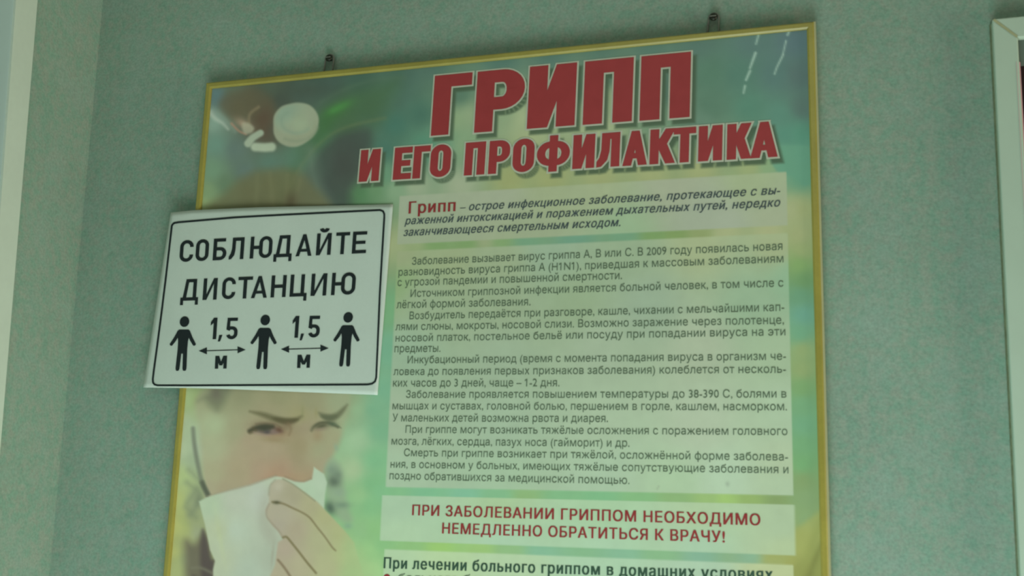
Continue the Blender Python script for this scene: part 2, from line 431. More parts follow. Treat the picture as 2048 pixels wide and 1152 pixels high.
# ---------------------------------------------------------------- running text
TXT = bpy.data.curves.new('text_tmp', 'FONT'); TXO = bpy.data.objects.new('text_tmp', TXT); SC.collection.objects.link(TXO)
TXT.resolution_u = 2
def bez(p0, p1, p2, p3, n):
    return [p0 * (1 - t) ** 3 + 3 * p1 * t * (1 - t) ** 2 + 3 * p2 * t * t * (1 - t) + p3 * t ** 3 for t in [k / n for k in range(n)]]
CACHE = {}
def contours(ch):
    """outline of one character of the built-in font at size 1: [(outer, [holes])]"""
    if ch in CACHE: return CACHE[ch]
    TXT.body = ch; TXT.size = 1.0; bpy.context.view_layer.update()
    dg = bpy.context.evaluated_depsgraph_get(); cu = TXO.to_curve(dg); polys = []
    for sp in cu.splines:
        b = sp.bezier_points; pts = []
        for i in range(len(b)):
            a, c = b[i], b[(i + 1) % len(b)]
            p0, p1, p2, p3 = (np.array(q[:2]) for q in (a.co, a.handle_right, c.handle_left, c.co))
            straight = abs((p1 - p0)[0] * (p3 - p0)[1] - (p1 - p0)[1] * (p3 - p0)[0]) < 1e-5 and abs((p2 - p0)[0] * (p3 - p0)[1] - (p2 - p0)[1] * (p3 - p0)[0]) < 1e-5
            pts += bez(p0, p1, p2, p3, 1 if straight else 3)
        q = []
        for t in pts:
            if not q or np.linalg.norm(t - q[-1]) > 2e-3: q.append(t)
        if len(q) > 2: polys.append(q)
    TXO.to_curve_clear()
    if ch == '1' and polys:                  # the flag of the numeral
        q = np.array(max(polys, key=lambda p: np.ptp(np.array(p)[:, 1]))); x0 = q[:, 0].min(); y1 = q[:, 1].max()
        fl_ = [np.array(t) for t in ((x0 - .15, y1 - .21), (x0 + .02, y1 - .10), (x0 + .02, y1), (x0 - .15, y1 - .12))]
        sg = lambda p: sum(p[i][0] * p[(i + 1) % len(p)][1] - p[(i + 1) % len(p)][0] * p[i][1] for i in range(len(p)))
        polys = [list(q), fl_ if sg(fl_) * sg(list(q)) > 0 else fl_[::-1]]
    CACHE[ch] = polys; return polys
BANDS = {}
def bands(ch, off):
    """slices of a character between its corner heights, filled by the non-zero winding rule"""
    if (ch, off) in BANDS: return BANDS[(ch, off)]
    E_ = []
    for p in contours(ch):
        for i in range(len(p)):
            a, b = p[i], p[(i + 1) % len(p)]
            if abs(a[1] - b[1]) > 1e-7: E_.append((a, b, 1) if a[1] < b[1] else (b, a, -1))
    ys = sorted({round(float(q[1]), 4) for e in E_ for q in e[:2]}); yy = []
    for y in ys:
        if not yy or y - yy[-1] > 4e-3: yy.append(y)
    yy2 = []
    for a, b in zip(yy, yy[1:]):
        n = max(1, int((b - a) / .06)); yy2 += [a + (b - a) * k / n for k in range(n)]
    yy2.append(yy[-1]); out = []
    for y0, y1 in zip(yy2, yy2[1:]):
        ym = (y0 + y1) / 2; c = []
        for a, b, d in E_:
            if a[1] <= ym < b[1]:
                f = lambda y: a[0] + (b[0] - a[0]) * (min(max(y, a[1]), b[1]) - a[1]) / (b[1] - a[1])
                c.append((f(ym), f(y0), f(y1), d))
        c.sort(key=lambda t: t[0]); wn = 0; iv = []
        for t in c:
            if wn == 0: st = t
            wn += t[3]
            if wn == 0: iv.append([st[1] - off, st[2] - off, t[1] + off, t[2] + off])
        mg = []
        for q in iv:
            if mg and mg[-1][2] >= q[0] and mg[-1][3] >= q[1]: mg[-1][2:] = [max(mg[-1][2], q[2]), max(mg[-1][3], q[3])]
            else: mg.append(q)
        out += [((q[0], y0), (q[2], y0), (q[3], y1), (q[1], y1)) for q in mg]
    BANDS[(ch, off)] = out; return out
ADV = {}
def advance(a):
    if a not in ADV:
        w = []
        for t in ('|' + a + '|', '||'):
            TXT.body = t; TXT.size = 1.0; bpy.context.view_layer.update(); w.append(TXO.dimensions[0])
        ADV[a] = w[0] - w[1]
    return ADV[a]
def text_polys(s, offset=0.0, shear=0.0):
    """a line of text at size 1 as (verts, faces); offset thickens the strokes"""
    V = []; F_ = []; x = 0.0
    for ch in s:
        if ch != ' ':
            for q in bands(ch, offset):
                k = len(V); V += [(x + p[0] + shear * p[1], p[1]) for p in q]; F_.append((k, k + 1, k + 2, k + 3))
        x += advance(ch) + 2 * offset
    return np.array(V), F_
def text_line(F_, s, x0, y0, x1, y1, em, offset=0.0, shear=0.0, lift=.0003, surf=None):
    """sets a line between two measured baseline points; em in photo pixels"""
    v, f = text_polys(s, offset, shear)
    if not len(v): return
    A_, B_ = at(x0, y0), at(x1, y1)
    xm, ym = (x0 + x1) / 2, (y0 + y1) / 2
    size = abs(at(xm, ym)[2] - at(xm, ym - em)[2])
    sx = (B_[0] - A_[0]) / (v[:, 0].max() - v[:, 0].min()); k = len(F_.v)
    for q in v:
        tt = (q[0] - v[:, 0].min()) * sx
        z = A_[2] + (B_[2] - A_[2]) * tt / (B_[0] - A_[0]) + q[1] * size
        F_.v.append((A_[0] + tt, Y0 - lift, z))
    for q in f:
        a, b, c = (F_.v[k + i] for i in q[:3])
        cr = (b[0] - a[0]) * (c[2] - a[2]) - (b[2] - a[2]) * (c[0] - a[0])
        F_.f.append(tuple(k + i for i in (q if cr > 0 else q[::-1])))
fi = Flat()
for s, a, b, c, d in [
    ('– острое инфекционное заболевание, протекающее с вы-', 920, 422, 1561, 388.5),
    ('раженной интоксикацией и поражением дыхательных путей, нередко', 809, 449.5, 1561, 413),
    ('заканчивающееся смертельным исходом.', 807, 472.5, 1241, 452.5)]:
    text_line(fi, s, a, b, c, d, 22.5, .020, .28)
fi.build('intro_lettering', INTRO, board)['label'] = 'dark bold italic definition text under the title'
fg = Flat(); text_line(fg, 'Грипп', 817, 427.5, 911, 422.5, 33, .032)
fg.build('keyword_lettering', REDTXT, board)['label'] = 'red bold word starting the definition text'
fb = Flat()
for s, a, b, c, d in [
    ('Заболевание вызывает вирус гриппа А, В или С. В 2009 году появилась новая', 824, 530, 1565, 500),
    ('разновидность вируса гриппа А (H1N1), приведшая к массовым заболеваниям', 797, 552, 1567, 525),
    ('с угрозой пандемии и повышенной смертности.', 795, 572.5, 1244, 558.5),
    ('Источником гриппозной инфекции является больной человек, в том числе с', 821, 594.5, 1567, 573.5),
    ('лёгкой формой заболевания.', 793, 617, 1061, 611),
    ('Возбудитель передаётся при разговоре, кашле, чихании с мельчайшими кап-', 819, 639, 1568.5, 622),
    ('лями слюны, мокроты, носовой слизи. Возможно заражение через полотенце,', 791, 661, 1568, 648),
    ('носовой платок, постельное бельё или посуду при попадании вируса на эти', 791, 683.5, 1571, 671),
    ('предметы.', 789, 705, 881, 704),
    ('Инкубационный период (время с момента попадания вируса в организм че-', 815, 727, 1572, 720),
    ('ловека до появления первых признаков заболевания) колеблется от несколь-', 787, 750.5, 1572, 746),
    ('ких часов до 3 дней, чаще – 1-2 дня.', 786, 773.5, 1119, 773),
    ('Заболевание проявляется повышением температуры до 38-390 С, болями в', 812, 796, 1573, 795.5),
    ('мышцах и суставах, головной болью, першением в горле, кашлем, насморком.', 785, 819, 1574, 821),
    ('У маленьких детей возможна рвота и диарея.', 785, 843, 1216, 844.5),
    ('При гриппе могут возникать тяжёлые осложнения с поражением головного', 811, 866, 1575, 870.5),
    ('мозга, лёгких, сердца, пазух носа (гайморит) и др.', 783, 889.5, 1259, 894),
    ('Смерть при гриппе возникает при тяжёлой, осложнённой форме заболева-', 808, 912.5, 1576, 921.5),
    ('ния, в основном у больных, имеющих тяжёлые сопутствующие заболевания и', 781, 935.5, 1577, 947),
    ('поздно обратившихся за медицинской помощью.', 779, 958.5, 1259, 968.5)]:
    text_line(fb, s, a, b, c, d, 22, .002)
fb.build('body_lettering', BODY, board)['label'] = 'grey green body text on the pale panel'
fx = Flat()
text_line(fx, 'ПРИ ЗАБОЛЕВАНИИ ГРИППОМ НЕОБХОДИМО', 824, 1030.5, 1521, 1051, 30.5, .028)
text_line(fx, 'НЕМЕДЛЕННО ОБРАТИТЬСЯ К ВРАЧУ!', 884, 1067, 1450, 1085, 30.5, .028)
fx.build('warning_lettering', REDTXT, board)['label'] = 'red capital warning text reading ПРИ ЗАБОЛЕВАНИИ ГРИППОМ НЕОБХОДИМО НЕМЕДЛЕННО ОБРАТИТЬСЯ К ВРАЧУ!'
fh = Flat()
text_line(fh, 'При лечении больного гриппом в домашних условиях', 767, 1136.5, 1546, 1161, 32, .036)
fh.build('heading_lettering', HEADM, board)['label'] = 'dark bold heading at the lower edge of the picture'
fq = Flat(); text_line(fq, 'больного б', 794, 1163, 940, 1166, 23, .002, .28)
fq.build('list_lettering', BODY, board)
fd = Flat(); cc = at(774, 1156); rr_ = .0042
fd.add([(cc[0] + rr_ * math.cos(a * math.tau / 16), cc[2] + rr_ * math.sin(a * math.tau / 16)) for a in range(16)], lambda p: (p[0], Y0 - .0003, p[1]))
fd.build('list_bullet', REDTXT, board)['label'] = 'round red list bullet'
bpy.data.objects.remove(TXO)

# ---------------------------------------------------------------- the printed face
GX0, GX1, GZ0, GZ1 = BX0 + .0085, BX1 - .0085, BZ0 + .0085, BZ1 - .0085
PZ = at(900, 1175)[2]
def axis(a, b, step): n = int(round(abs(b - a) / step)); return np.linspace(a, b, n + 1)
xs = np.concatenate([axis(GX0, at(790, 600)[0], .00115)[:-1], axis(at(790, 600)[0], GX1, .0015)])
zs = np.concatenate([axis(GZ1, PZ, .00115)[:-1], axis(PZ, GZ0, .02)])
XX, ZZ = np.meshgrid(xs, zs)
pxy = to_px(np.stack([XX, np.full_like(XX, Y0), ZZ], -1)); PX_, PY_ = pxy[..., 0], pxy[..., 1]
COL = np.zeros(XX.shape + (3,))
def idw(pts, p=3.0, X=PX_, Y=PY_):
    num = 0; den = 0
    for (x, y, c) in pts:
        w = 1 / (((X - x) ** 2 + (Y - y) ** 2) + 120) ** (p / 2); num = num + w[..., None] * np.array(c, float); den = den + w
    return num / den[..., None]
# colours of the print sampled at photo points
BG = [
 # top strip and left picture
 (430,190,(84,112,108)),(470,180,(86,104,84)),(540,175,(76,92,74)),(600,180,(68,88,76)),(660,170,(66,88,76)),(720,170,(64,92,78)),(800,150,(72,102,88)),
 (425,245,(118,148,128)),(430,290,(98,134,114)),(425,340,(102,136,106)),(415,385,(112,140,100)),(405,410,(132,158,108)),
 (470,300,(90,112,100)),(490,340,(88,110,98)),(540,330,(84,114,98)),(590,320,(84,120,98)),(450,370,(90,116,88)),
 (480,215,(90,96,72)),(500,200,(84,90,68)),(520,240,(86,80,62)),(530,215,(78,84,66)),(560,200,(66,78,66)),(535,265,(82,78,62)),
 (640,150,(64,86,74)),(700,260,(70,100,70)),(740,220,(70,98,80)),(790,190,(74,106,90)),(790,250,(68,110,92)),(840,230,(70,108,90)),
 (650,290,(76,118,86)),(640,330,(84,120,94)),(700,290,(68,82,70)),(680,330,(66,80,70)),(650,380,(72,84,74)),(640,400,(76,88,78)),(690,400,(72,106,74)),(720,385,(80,124,82)),(750,380,(98,136,96)),(740,330,(72,104,86)),(770,300,(70,110,92)),
 (540,370,(92,102,72)),(500,385,(88,98,72)),(580,385,(100,108,76)),(560,405,(94,102,74)),(610,400,(96,112,82)),
 # title field
 (860,120,(76,106,92)),(1000,110,(78,112,98)),(1100,100,(80,112,98)),(1200,90,(82,114,98)),(1300,80,(82,114,98)),(1400,80,(82,112,98)),(1500,80,(84,114,104)),(1590,80,(84,110,108)),
 (1420,150,(82,118,96)),(1480,150,(80,118,100)),(1550,150,(82,114,104)),(1600,150,(84,108,100)),(1420,210,(84,118,96)),(1500,215,(82,126,104)),(1560,230,(86,130,110)),(1605,215,(86,112,100)),
 (1600,270,(86,140,114)),(1570,270,(84,134,112)),(1600,310,(94,148,122)),(1575,330,(98,148,118)),(1600,355,(98,150,118)),
 (920,190,(84,116,94)),(910,240,(130,156,116)),(880,285,(100,142,112)),(940,230,(134,158,120)),(1000,230,(132,156,118)),(1050,240,(150,168,126)),(1160,230,(152,170,128)),(1225,200,(140,160,120)),(1150,180,(90,120,96)),(1230,150,(84,114,92)),(1340,180,(84,114,96)),(1310,240,(110,140,110)),(1400,245,(96,128,106)),
 (1200,250,(154,170,128)),(1060,280,(148,164,120)),(930,290,(124,154,116)),(850,290,(80,130,104)),(830,370,(144,162,130)),(790,380,(124,156,120)),(920,370,(148,164,132)),(770,350,(98,140,108)),
 (1020,358,(144,156,104)),(1100,352,(146,158,106)),(1200,350,(148,160,110)),(1300,342,(150,162,112)),(1400,338,(150,162,112)),(1500,335,(146,162,112)),(1540,332,(130,160,116)),
 # between definition and body panel
 (790,488,(146,162,118)),(830,486,(138,158,112)),(870,485,(118,152,98)),(935,482,(118,152,98)),(970,480,(142,158,118)),(1000,479,(122,156,104)),(1050,477,(110,152,118)),(1150,473,(106,150,122)),(1250,470,(110,152,118)),(1310,468,(118,152,96)),(1350,466,(122,150,92)),(1400,464,(136,154,102)),(1450,462,(158,170,124)),(1540,460,(160,170,124)),
 # right strip
 (1585,420,(156,168,122)),(1605,420,(152,164,112)),(1600,470,(154,166,116)),(1605,500,(146,164,110)),(1600,530,(126,162,100)),(1605,560,(108,148,98)),(1600,590,(106,154,118)),(1605,630,(108,162,136)),(1600,668,(112,166,128)),
 (1605,700,(144,168,112)),(1605,740,(142,166,110)),(1605,775,(122,164,108)),(1605,810,(118,168,122)),(1605,850,(116,170,128)),(1605,890,(118,170,120)),(1605,930,(118,172,116)),(1605,960,(132,162,108)),(1605,1000,(136,168,118)),(1610,1040,(136,170,118)),
 # gaps
 (760,985,(126,184,134)),(850,992,(124,184,140)),(930,995,(126,184,148)),(1000,996,(128,182,136)),(1050,997,(138,178,120)),(1120,998,(128,182,132)),(1200,999,(126,184,134)),(1280,999,(132,184,128)),(1350,1000,(138,178,120)),(1420,1000,(150,186,118)),(1450,1000,(158,196,116)),(1500,1001,(146,178,108)),(1560,1002,(132,160,104)),(1600,1003,(134,168,114)),
 (760,1090,(134,188,128)),(820,1098,(140,188,124)),(880,1098,(152,198,114)),(960,1100,(152,194,120)),(1020,1102,(142,186,130)),(1080,1104,(132,184,148)),(1250,1106,(134,184,148)),(1320,1108,(136,184,136)),(1400,1110,(132,178,148)),(1500,1112,(136,178,144)),(1545,1113,(158,172,108)),(1590,1112,(160,168,96)),
 (1625,1075,(160,170,98)),(1610,1140,(142,150,84)),(1630,1110,(146,154,86)),(1600,1080,(156,170,100)),
 # column between picture and panels
 (775,620,(112,162,116)),(775,700,(112,166,132)),(765,780,(116,170,134)),(745,820,(118,170,132)),(760,860,(118,172,132)),(750,920,(124,182,134)),(745,970,(122,180,128)),(740,1010,(128,184,130)),(745,1060,(138,190,128)),(740,1100,(150,198,134)),(740,1140,(160,202,138)),
 (715,820,(140,176,134)),(715,880,(152,188,146)),(705,940,(160,188,144)),(720,990,(144,188,134)),(725,1060,(140,186,132)),(690,820,(144,164,124)),(700,800,(138,162,122)),
 # left margin of the picture
 (375,800,(150,176,124)),(395,800,(142,164,108)),(400,830,(156,176,130)),(375,850,(158,180,142)),(365,900,(164,186,148)),(360,950,(164,188,128)),(352,1000,(168,184,116)),(348,1050,(172,184,112)),(345,1100,(170,182,112)),(355,1140,(160,176,118)),
 (420,790,(124,142,108)),(410,860,(160,182,150)),(405,900,(164,184,154)),(385,920,(150,172,136)),(390,1000,(150,170,124)),(370,1040,(158,174,112)),(360,1090,(156,170,112)),(375,1120,(146,164,116)),
]
COL = idw(BG)
def blob(x, y, rx, ry, c, a=1.0, ang=0.0, hard=1.0):
    ca, sa = math.cos(math.radians(ang)), math.sin(math.radians(ang))
    X = PX_ - x; Y = PY_ - y; u = (X * ca + Y * sa) / rx; w = (-X * sa + Y * ca) / ry
    al = np.exp(-(u * u + w * w) ** hard) * a
    COL[:] = COL * (1 - al[..., None]) + np.array(c, float) * al[..., None]
def seg_d(X, Y, a, b):
    ax, ay = a; bx, by = b; dx, dy = bx - ax, by - ay
    t = np.clip(((X - ax) * dx + (Y - ay) * dy) / (dx * dx + dy * dy + 1e-9), 0, 1)
    return np.hypot(X - ax - t * dx, Y - ay - t * dy), t
def window_(pts, pad):
    p = np.array(pts, float)
    m_ = (PX_ > p[:, 0].min() - pad) & (PX_ < p[:, 0].max() + pad) & (PY_ > p[:, 1].min() - pad) & (PY_ < p[:, 1].max() + pad)
    return m_
def spline(pts, n=8, closed=True):
    p = [np.array(q, float) for q in pts]; N = len(p); out = []
    for i in range(N if closed else N - 1):
        g = (lambda k: p[k % N]) if closed else (lambda k: p[min(max(k, 0), N - 1)])
        a, b, c, d = g(i - 1), g(i), g(i + 1), g(i + 2)
        for j in range(n):
            t = j / n; out.append(.5 * ((2 * b) + (-a + c) * t + (2 * a - 5 * b + 4 * c - d) * t * t + (-a + 3 * b - 3 * c + d) * t ** 3))
    if not closed: out.append(p[-1])
    return out
def poly_alpha(pts, blur, X, Y):
    inside = np.zeros(X.shape, bool); dist = np.full(X.shape, 1e9); n = len(pts)
    for i in range(n):
        (x1, y1), (x2, y2) = pts[i], pts[(i + 1) % n]
        cnd = ((y1 > Y) != (y2 > Y)) & (X < (x2 - x1) * (Y - y1) / ((y2 - y1) if y2 != y1 else 1e-9) + x1)
        inside ^= cnd; dist = np.minimum(dist, seg_d(X, Y, (x1, y1), (x2, y2))[0])
    sd = np.where(inside, dist, -dist); t = np.clip(sd / blur * .5 + .5, 0, 1); return t * t * (3 - 2 * t)
def poly(pts, c, blur=2.0, a=1.0, smooth=True):
    """soft edged patch; c is a colour or a list of idw points"""
    if smooth: pts = spline(pts)
    m_ = window_(pts, blur + 2)
    if not m_.any(): return
    X, Y = PX_[m_], PY_[m_]; al = (poly_alpha(pts, blur, X, Y) * a)[:, None]
    cc_ = idw(c, X=X, Y=Y) if isinstance(c, list) else np.array(c, float)
    COL[m_] = COL[m_] * (1 - al) + cc_ * al
def stroke(pts, c, w0, w1=None, blur=1.5, a=1.0, smooth=True, mode=None):
    w1 = w0 if w1 is None else w1
    if smooth: pts = spline(pts, 6, False)
    m_ = window_(pts, max(w0, w1) + blur + 2)
    if not m_.any(): return
    X, Y = PX_[m_], PY_[m_]; best = np.zeros(X.shape); n = len(pts) - 1
    for i in range(n):
        d, t = seg_d(X, Y, pts[i], pts[i + 1]); s = (i + t) / n
        w = w0 + (w1 - w0) * s
        if mode == 'bulge': w = w0 * np.sin(np.pi * np.clip(s, .03, .97)) ** .7
        al = np.clip((w / 2 - d) / blur * .5 + .5, 0, 1); best = np.maximum(best, al * al * (3 - 2 * al))
    al = (best * a)[:, None]; COL[m_] = COL[m_] * (1 - al) + np.array(c, float) * al

# --- upper picture: leaf sweep, tablets, dim head of hair
poly([(575,420),(592,370),(620,320),(660,275),(715,248),(760,240),(800,160),(760,165),(700,180),(660,205),(635,250),(600,300),(580,340),(560,400)], (68,100,66), 30, .7)
stroke([(560,430),(578,375),(612,318),(655,274),(700,252),(770,236)], (96,114,78), 4, 4, 6, .6)
stroke([(640,205),(690,178),(750,160),(810,155)], (84,110,86), 4, 3, 8, .4)
poly([(600,420),(612,345),(650,290),(700,262),(740,262),(735,320),(700,380),(690,420)], (66,80,70), 14, .85)
poly([(632,420),(622,375),(600,330),(592,360),(588,420)], (100,118,98), 12, .45)
blob(672,222,34,13,(62,104,58),.8,-28)
blob(678,215,26,8,(72,128,68),.8,-26)
blob(665,222,10,6,(76,134,70),.5,-26)
blob(690,330,34,50,(66,72,64),.6)
stroke([(620,300),(626,350),(650,420)], (96,118,98), 16, 26, 18, .65)
blob(560,320,50,18,(86,116,96),.5)
blob(650,250,18,30,(60,104,58),.5,30)
poly([(420,425),(450,385),(490,352),(540,338),(590,342),(625,368),(650,425)], (98,102,70), 14, .75)
for q in ((515,350,512,412),(540,345,545,412),(575,350,570,412),(600,360,590,412)): stroke([(q[0],q[1]),(q[2],q[3])], (112,118,84), 5, 8, 6, .35, False)
blob(582,402,14,18,(72,66,48),.6)
stroke([(420,225),(432,238),(445,246),(456,258)], (158,176,156), 10, 4, 5, .75)
stroke([(418,218),(445,235),(470,262)], (128,150,132), 14, 6, 8, .5)
poly([(450,190),(500,175),(540,190),(548,225),(535,255),(520,265),(500,235),(470,240),(440,215)], (88,84,62), 12, .6)
blob(528,238,16,26,(82,70,56),.6,15)
blob(555,262,14,16,(78,88,72),.7)
blob(600,180,70,16,(66,80,66),.6)
blob(487,248,18,9,(150,134,108),.85,30)
stroke([(463,247),(478,262),(492,268)], (150,122,98), 4, 4, 3, .8)
stroke([(517,214),(500,228),(498,246)], (124,118,88), 5, 5, 4, .7)
poly([(484,247),(498,247),(508,256),(502,266),(488,266)], (150,156,128), 4, .8)
stroke([(521,266),(505,276),(496,287)], (142,160,134), 13, 15, 3, 1)
stroke([(510,294),(530,295),(543,294)], (150,168,140), 17, 18, 4, 1)
poly([(547,248),(549,230),(562,214),(580,208),(598,206),(617,210),(630,221),(637,237),(635,257),(626,273),(610,286),(594,293),(576,293),(558,284),(548,268)], (136,148,120), 3)
poly([(549,240),(556,224),(570,213),(594,207),(617,211),(631,224),(635,240),(626,256),(606,268),(580,271),(560,263),(551,253)],
     [(570,225,(124,150,126)),(600,250,(138,156,124)),(630,235,(136,150,122)),(580,268,(136,152,124))], 5, .9)
stroke(arc(593,243,30,23,40,230,16), (118,142,118), 5, 5, 5, .6)
stroke(arc(592,246,44,36,15,120,16), (118,134,106), 5, 5, 5, .6)
blob(598,248,20,12,(142,162,130),.5)
stroke(arc(592,246,38,28,-10,120,14), (134,148,116), 3, 3, 4, .5)
# --- portrait (plain generic face with a tissue)
SK = [(440,800,(140,148,112)),(480,790,(136,142,108)),(560,790,(140,144,108)),(620,800,(142,146,112)),(680,800,(146,160,124)),
      (430,850,(160,178,138)),(430,900,(162,174,136)),(470,860,(152,158,122)),(500,880,(160,152,122)),(540,900,(160,152,122)),(600,890,(152,146,112)),(610,860,(152,146,116)),
      (640,900,(152,158,122)),(670,880,(154,158,122)),(650,930,(160,158,126)),(660,915,(158,158,124)),(560,940,(162,144,116)),(480,940,(160,156,122)),(430,950,(162,168,130)),(540,965,(164,142,116)),(620,950,(158,148,116)),
      (450,975,(160,156,124)),(410,970,(162,162,130)),(540,830,(148,148,114)),(520,940,(164,150,122)),(600,830,(150,150,110)),(700,850,(150,170,130))]
poly([(392,800),(440,770),(600,770),(690,770),(700,800),(694,830),(684,870),(672,900),(655,930),(642,960),(600,1000),(500,990),(420,1010),(408,960),(402,900),(398,850)], SK, 9)
poly([(398,800),(440,770),(462,775),(452,800),(436,822),(424,815),(408,800)], (110,120,94), 12, .75)
blob(432,788,12,14,(98,98,84),.6)
# scarf and collar
stroke([(386,857),(389,890),(396,930),(404,965),(416,992)], (112,124,104), 8, 9, 4, .85)
stroke([(404,965),(410,978),(417,991)], (84,94,76), 10, 9, 4, .9)
poly([(372,1030),(385,990),(400,985),(410,1010),(418,1060),(405,1070),(385,1060)], (140,154,118), 10, .6)
for q in ((378,940,398,960),(374,965,398,985),(375,1005,395,975),(380,1030,402,1000),(372,1015,392,1035)):
    stroke([(q[0],q[1]),(q[2],q[3])], (120,136,106), 7, 7, 10, .6, False)
blob(397,1000,8,16,(112,128,102),.6,15); blob(392,1068,13,16,(152,166,134),.7,20)
poly([(370,1082),(388,1086),(404,1072),(416,1078),(424,1118),(430,1124),(424,1175),(376,1175),(370,1120)], (104,104,86), 14, .9)
poly([(404,1060),(414,1075),(422,1115),(430,1122),(425,1165),(405,1160),(400,1110)], (84,80,74), 7, .9)
stroke([(384,1136),(402,1136),(424,1146)], (116,120,98), 5, 5, 4, .8)
stroke([(386,1152),(424,1162)], (86,82,74), 6, 6, 4, .7)
# right hand side collar
poly([(655,925),(668,918),(682,935),(686,965),(695,1010),(705,1040),(690,1045),(670,1030),(655,1000),(650,960)], (142,164,134), 9, .7)
blob(664,940,12,12,(116,138,118),.7,30)
blob(668,963,13,12,(90,108,90),.9,20); blob(676,950,9,10,(108,130,108),.7)
blob(660,1016,10,14,(82,104,86),.95,-25); blob(684,1010,16,7,(114,142,116),.85)
blob(678,985,14,8,(138,164,138),.6); blob(696,1052,9,6,(128,164,134),.8)
# brows, eyes
stroke([(500,823),(525,829),(550,838),(570,842),(590,840),(604,832)], (100,102,72), 13, 6, 5, .9, mode='bulge')
stroke([(545,836),(572,843),(596,839)], (84,84,58), 11, 8, 4, .85, mode='bulge')
stroke([(638,826),(650,833),(664,835),(678,828),(694,810)], (98,106,78), 14, 5, 5, .85, mode='bulge')
stroke([(642,832),(658,836),(674,832)], (92,102,76), 10, 6, 4, .8, mode='bulge')
blob(605,824,3,14,(134,140,98),.5); blob(632,826,4,10,(140,138,96),.5)
blob(540,855,36,11,(116,104,80),.7,6); blob(575,850,14,8,(112,100,76),.5,-20); blob(555,868,26,10,(148,124,94),.55)
stroke([(512,848),(530,846),(550,848),(562,855)], (112,102,78), 3, 3, 3, .7)
poly([(504,858),(520,853),(540,852),(555,856),(566,862),(560,866),(545,869),(525,867),(510,862)], (130,116,104), 3, .9)
stroke([(499,862),(512,856),(530,853),(545,854)], (72,74,56), 8, 9, 4, .95)
blob(529,857,17,8,(66,72,56),.95); blob(534,864,6,4,(78,80,76),.8)
stroke([(500,866),(512,862),(506,856)], (92,88,62), 4, 3, 4, .7)
blob(546,861,4,4,(136,120,108),.6); blob(558,860,9,5,(98,78,60),.9,25)
stroke([(508,865),(525,870),(540,871)], (150,134,118), 3, 3, 3, .7)
stroke([(577,848),(582,858),(578,870)], (122,110,80), 4, 3, 4, .6)
blob(548,880,26,6,(140,128,92),.5,5)
stroke([(623,861),(628,853),(640,846),(654,845),(664,848),(676,854)], (88,94,70), 5, 5, 3, .95)
blob(643,852,16,6,(84,88,66),.95,-14); blob(665,848,9,5,(84,100,76),.9,10); blob(642,859,13,3,(142,134,112),.8,-8)
stroke([(668,848),(676,852),(682,856)], (98,114,86), 3, 2, 2, .8)
blob(634,872,12,12,(146,130,98),.55); blob(672,895,4,8,(136,164,136),.7,-20)
blob(545,950,20,16,(168,142,112),.45); blob(552,962,10,6,(150,112,90),.7); blob(590,955,30,12,(164,142,110),.5)
# tissue
blob(598,895,14,34,(146,140,106),.35,5); blob(622,880,8,30,(160,160,124),.4)
blob(470,930,40,40,(164,154,124),.3)
TS = [(420,1010,(170,194,160)),(470,1000,(176,190,166)),(520,1000,(178,192,172)),(470,1060,(176,196,172)),(440,1060,(176,192,156)),(540,1050,(170,184,160)),(440,1120,(176,192,160)),(500,1140,(170,190,166)),(540,1120,(166,182,158)),(640,960,(174,198,168)),(560,960,(176,192,164)),(620,980,(170,196,164))]
poly([(398,1003),(420,991),(460,979),(500,969),(530,958),(550,952),(568,955),(588,962),(608,964),(624,958),(628,934),(636,940),(648,948),(654,965),(650,990),(648,1020),(640,1030),(600,1060),(560,1100),(545,1175),(427,1175),(426,1140),(430,1122),(420,1100),(410,1050)],
     TS, 2.5, smooth=False)
stroke([(416,992),(460,980),(500,970),(530,959),(552,951)], (142,134,108), 3, 4, 3, .55)
stroke([(570,953),(590,961),(606,963),(622,957)], (140,128,102), 3, 3, 3, .6)
stroke([(538,985),(528,1010),(530,1040),(545,1080)], (158,164,142), 14, 20, 14, .45)
blob(440,1075,5,50,(180,198,150),.4,-10)
# hand
HN = [(550,975,(170,170,144)),(580,990,(160,160,130)),(620,1010,(166,168,130)),(650,1030,(168,174,128)),(680,1070,(168,178,128)),(690,1110,(170,184,132)),(560,1030,(168,168,142)),(590,1060,(166,162,134)),(640,1080,(168,174,134)),(570,1100,(170,164,140)),(600,1130,(172,172,138)),(560,1140,(170,168,138)),(650,1130,(172,180,136)),(720,1100,(164,190,134)),(720,1150,(164,192,134)),(555,1050,(166,164,142))]
poly([(538,985),(542,968),(553,959),(566,958),(584,968),(610,985),(636,1005),(660,1030),(690,1062),(708,1085),(718,1120),(735,1175),(535,1175),(541,1150),(550,1130),(553,1105),(556,1085),(566,1078),(556,1062),(544,1050),(535,1036),(532,1020),(538,1006)], HN, 3, smooth=False)
poly([(690,1070),(710,1085),(730,1110),(740,1175),(680,1175),(686,1120)], (158,190,132), 16, .6)
blob(556,974,9,9,(182,184,160),.5); blob(566,1020,28,24,(172,170,146),.35)
stroke([(566,958),(586,969),(612,988),(630,1002)], (132,136,106), 2.5, 2, 2.5, .8)
stroke([(538,990),(540,972),(550,960)], (146,146,120), 3, 3, 3, .6)
stroke([(545,1004),(554,1005),(568,1008),(585,1016),(606,1026),(620,1036),(634,1054),(650,1074),(664,1094),(671,1101)], (118,112,78), 3.5, 2.5, 2.5, .9)
blob(553,1005,7,3.5,(86,90,66),.95)
stroke([(538,1008),(533,1020),(534,1034),(545,1048),(558,1062),(564,1072)], (146,140,116), 3, 3, 3, .7)
stroke([(566,1075),(573,1074),(582,1084),(598,1104),(615,1126),(632,1146)], (116,112,76), 4, 4, 2.5, .9)
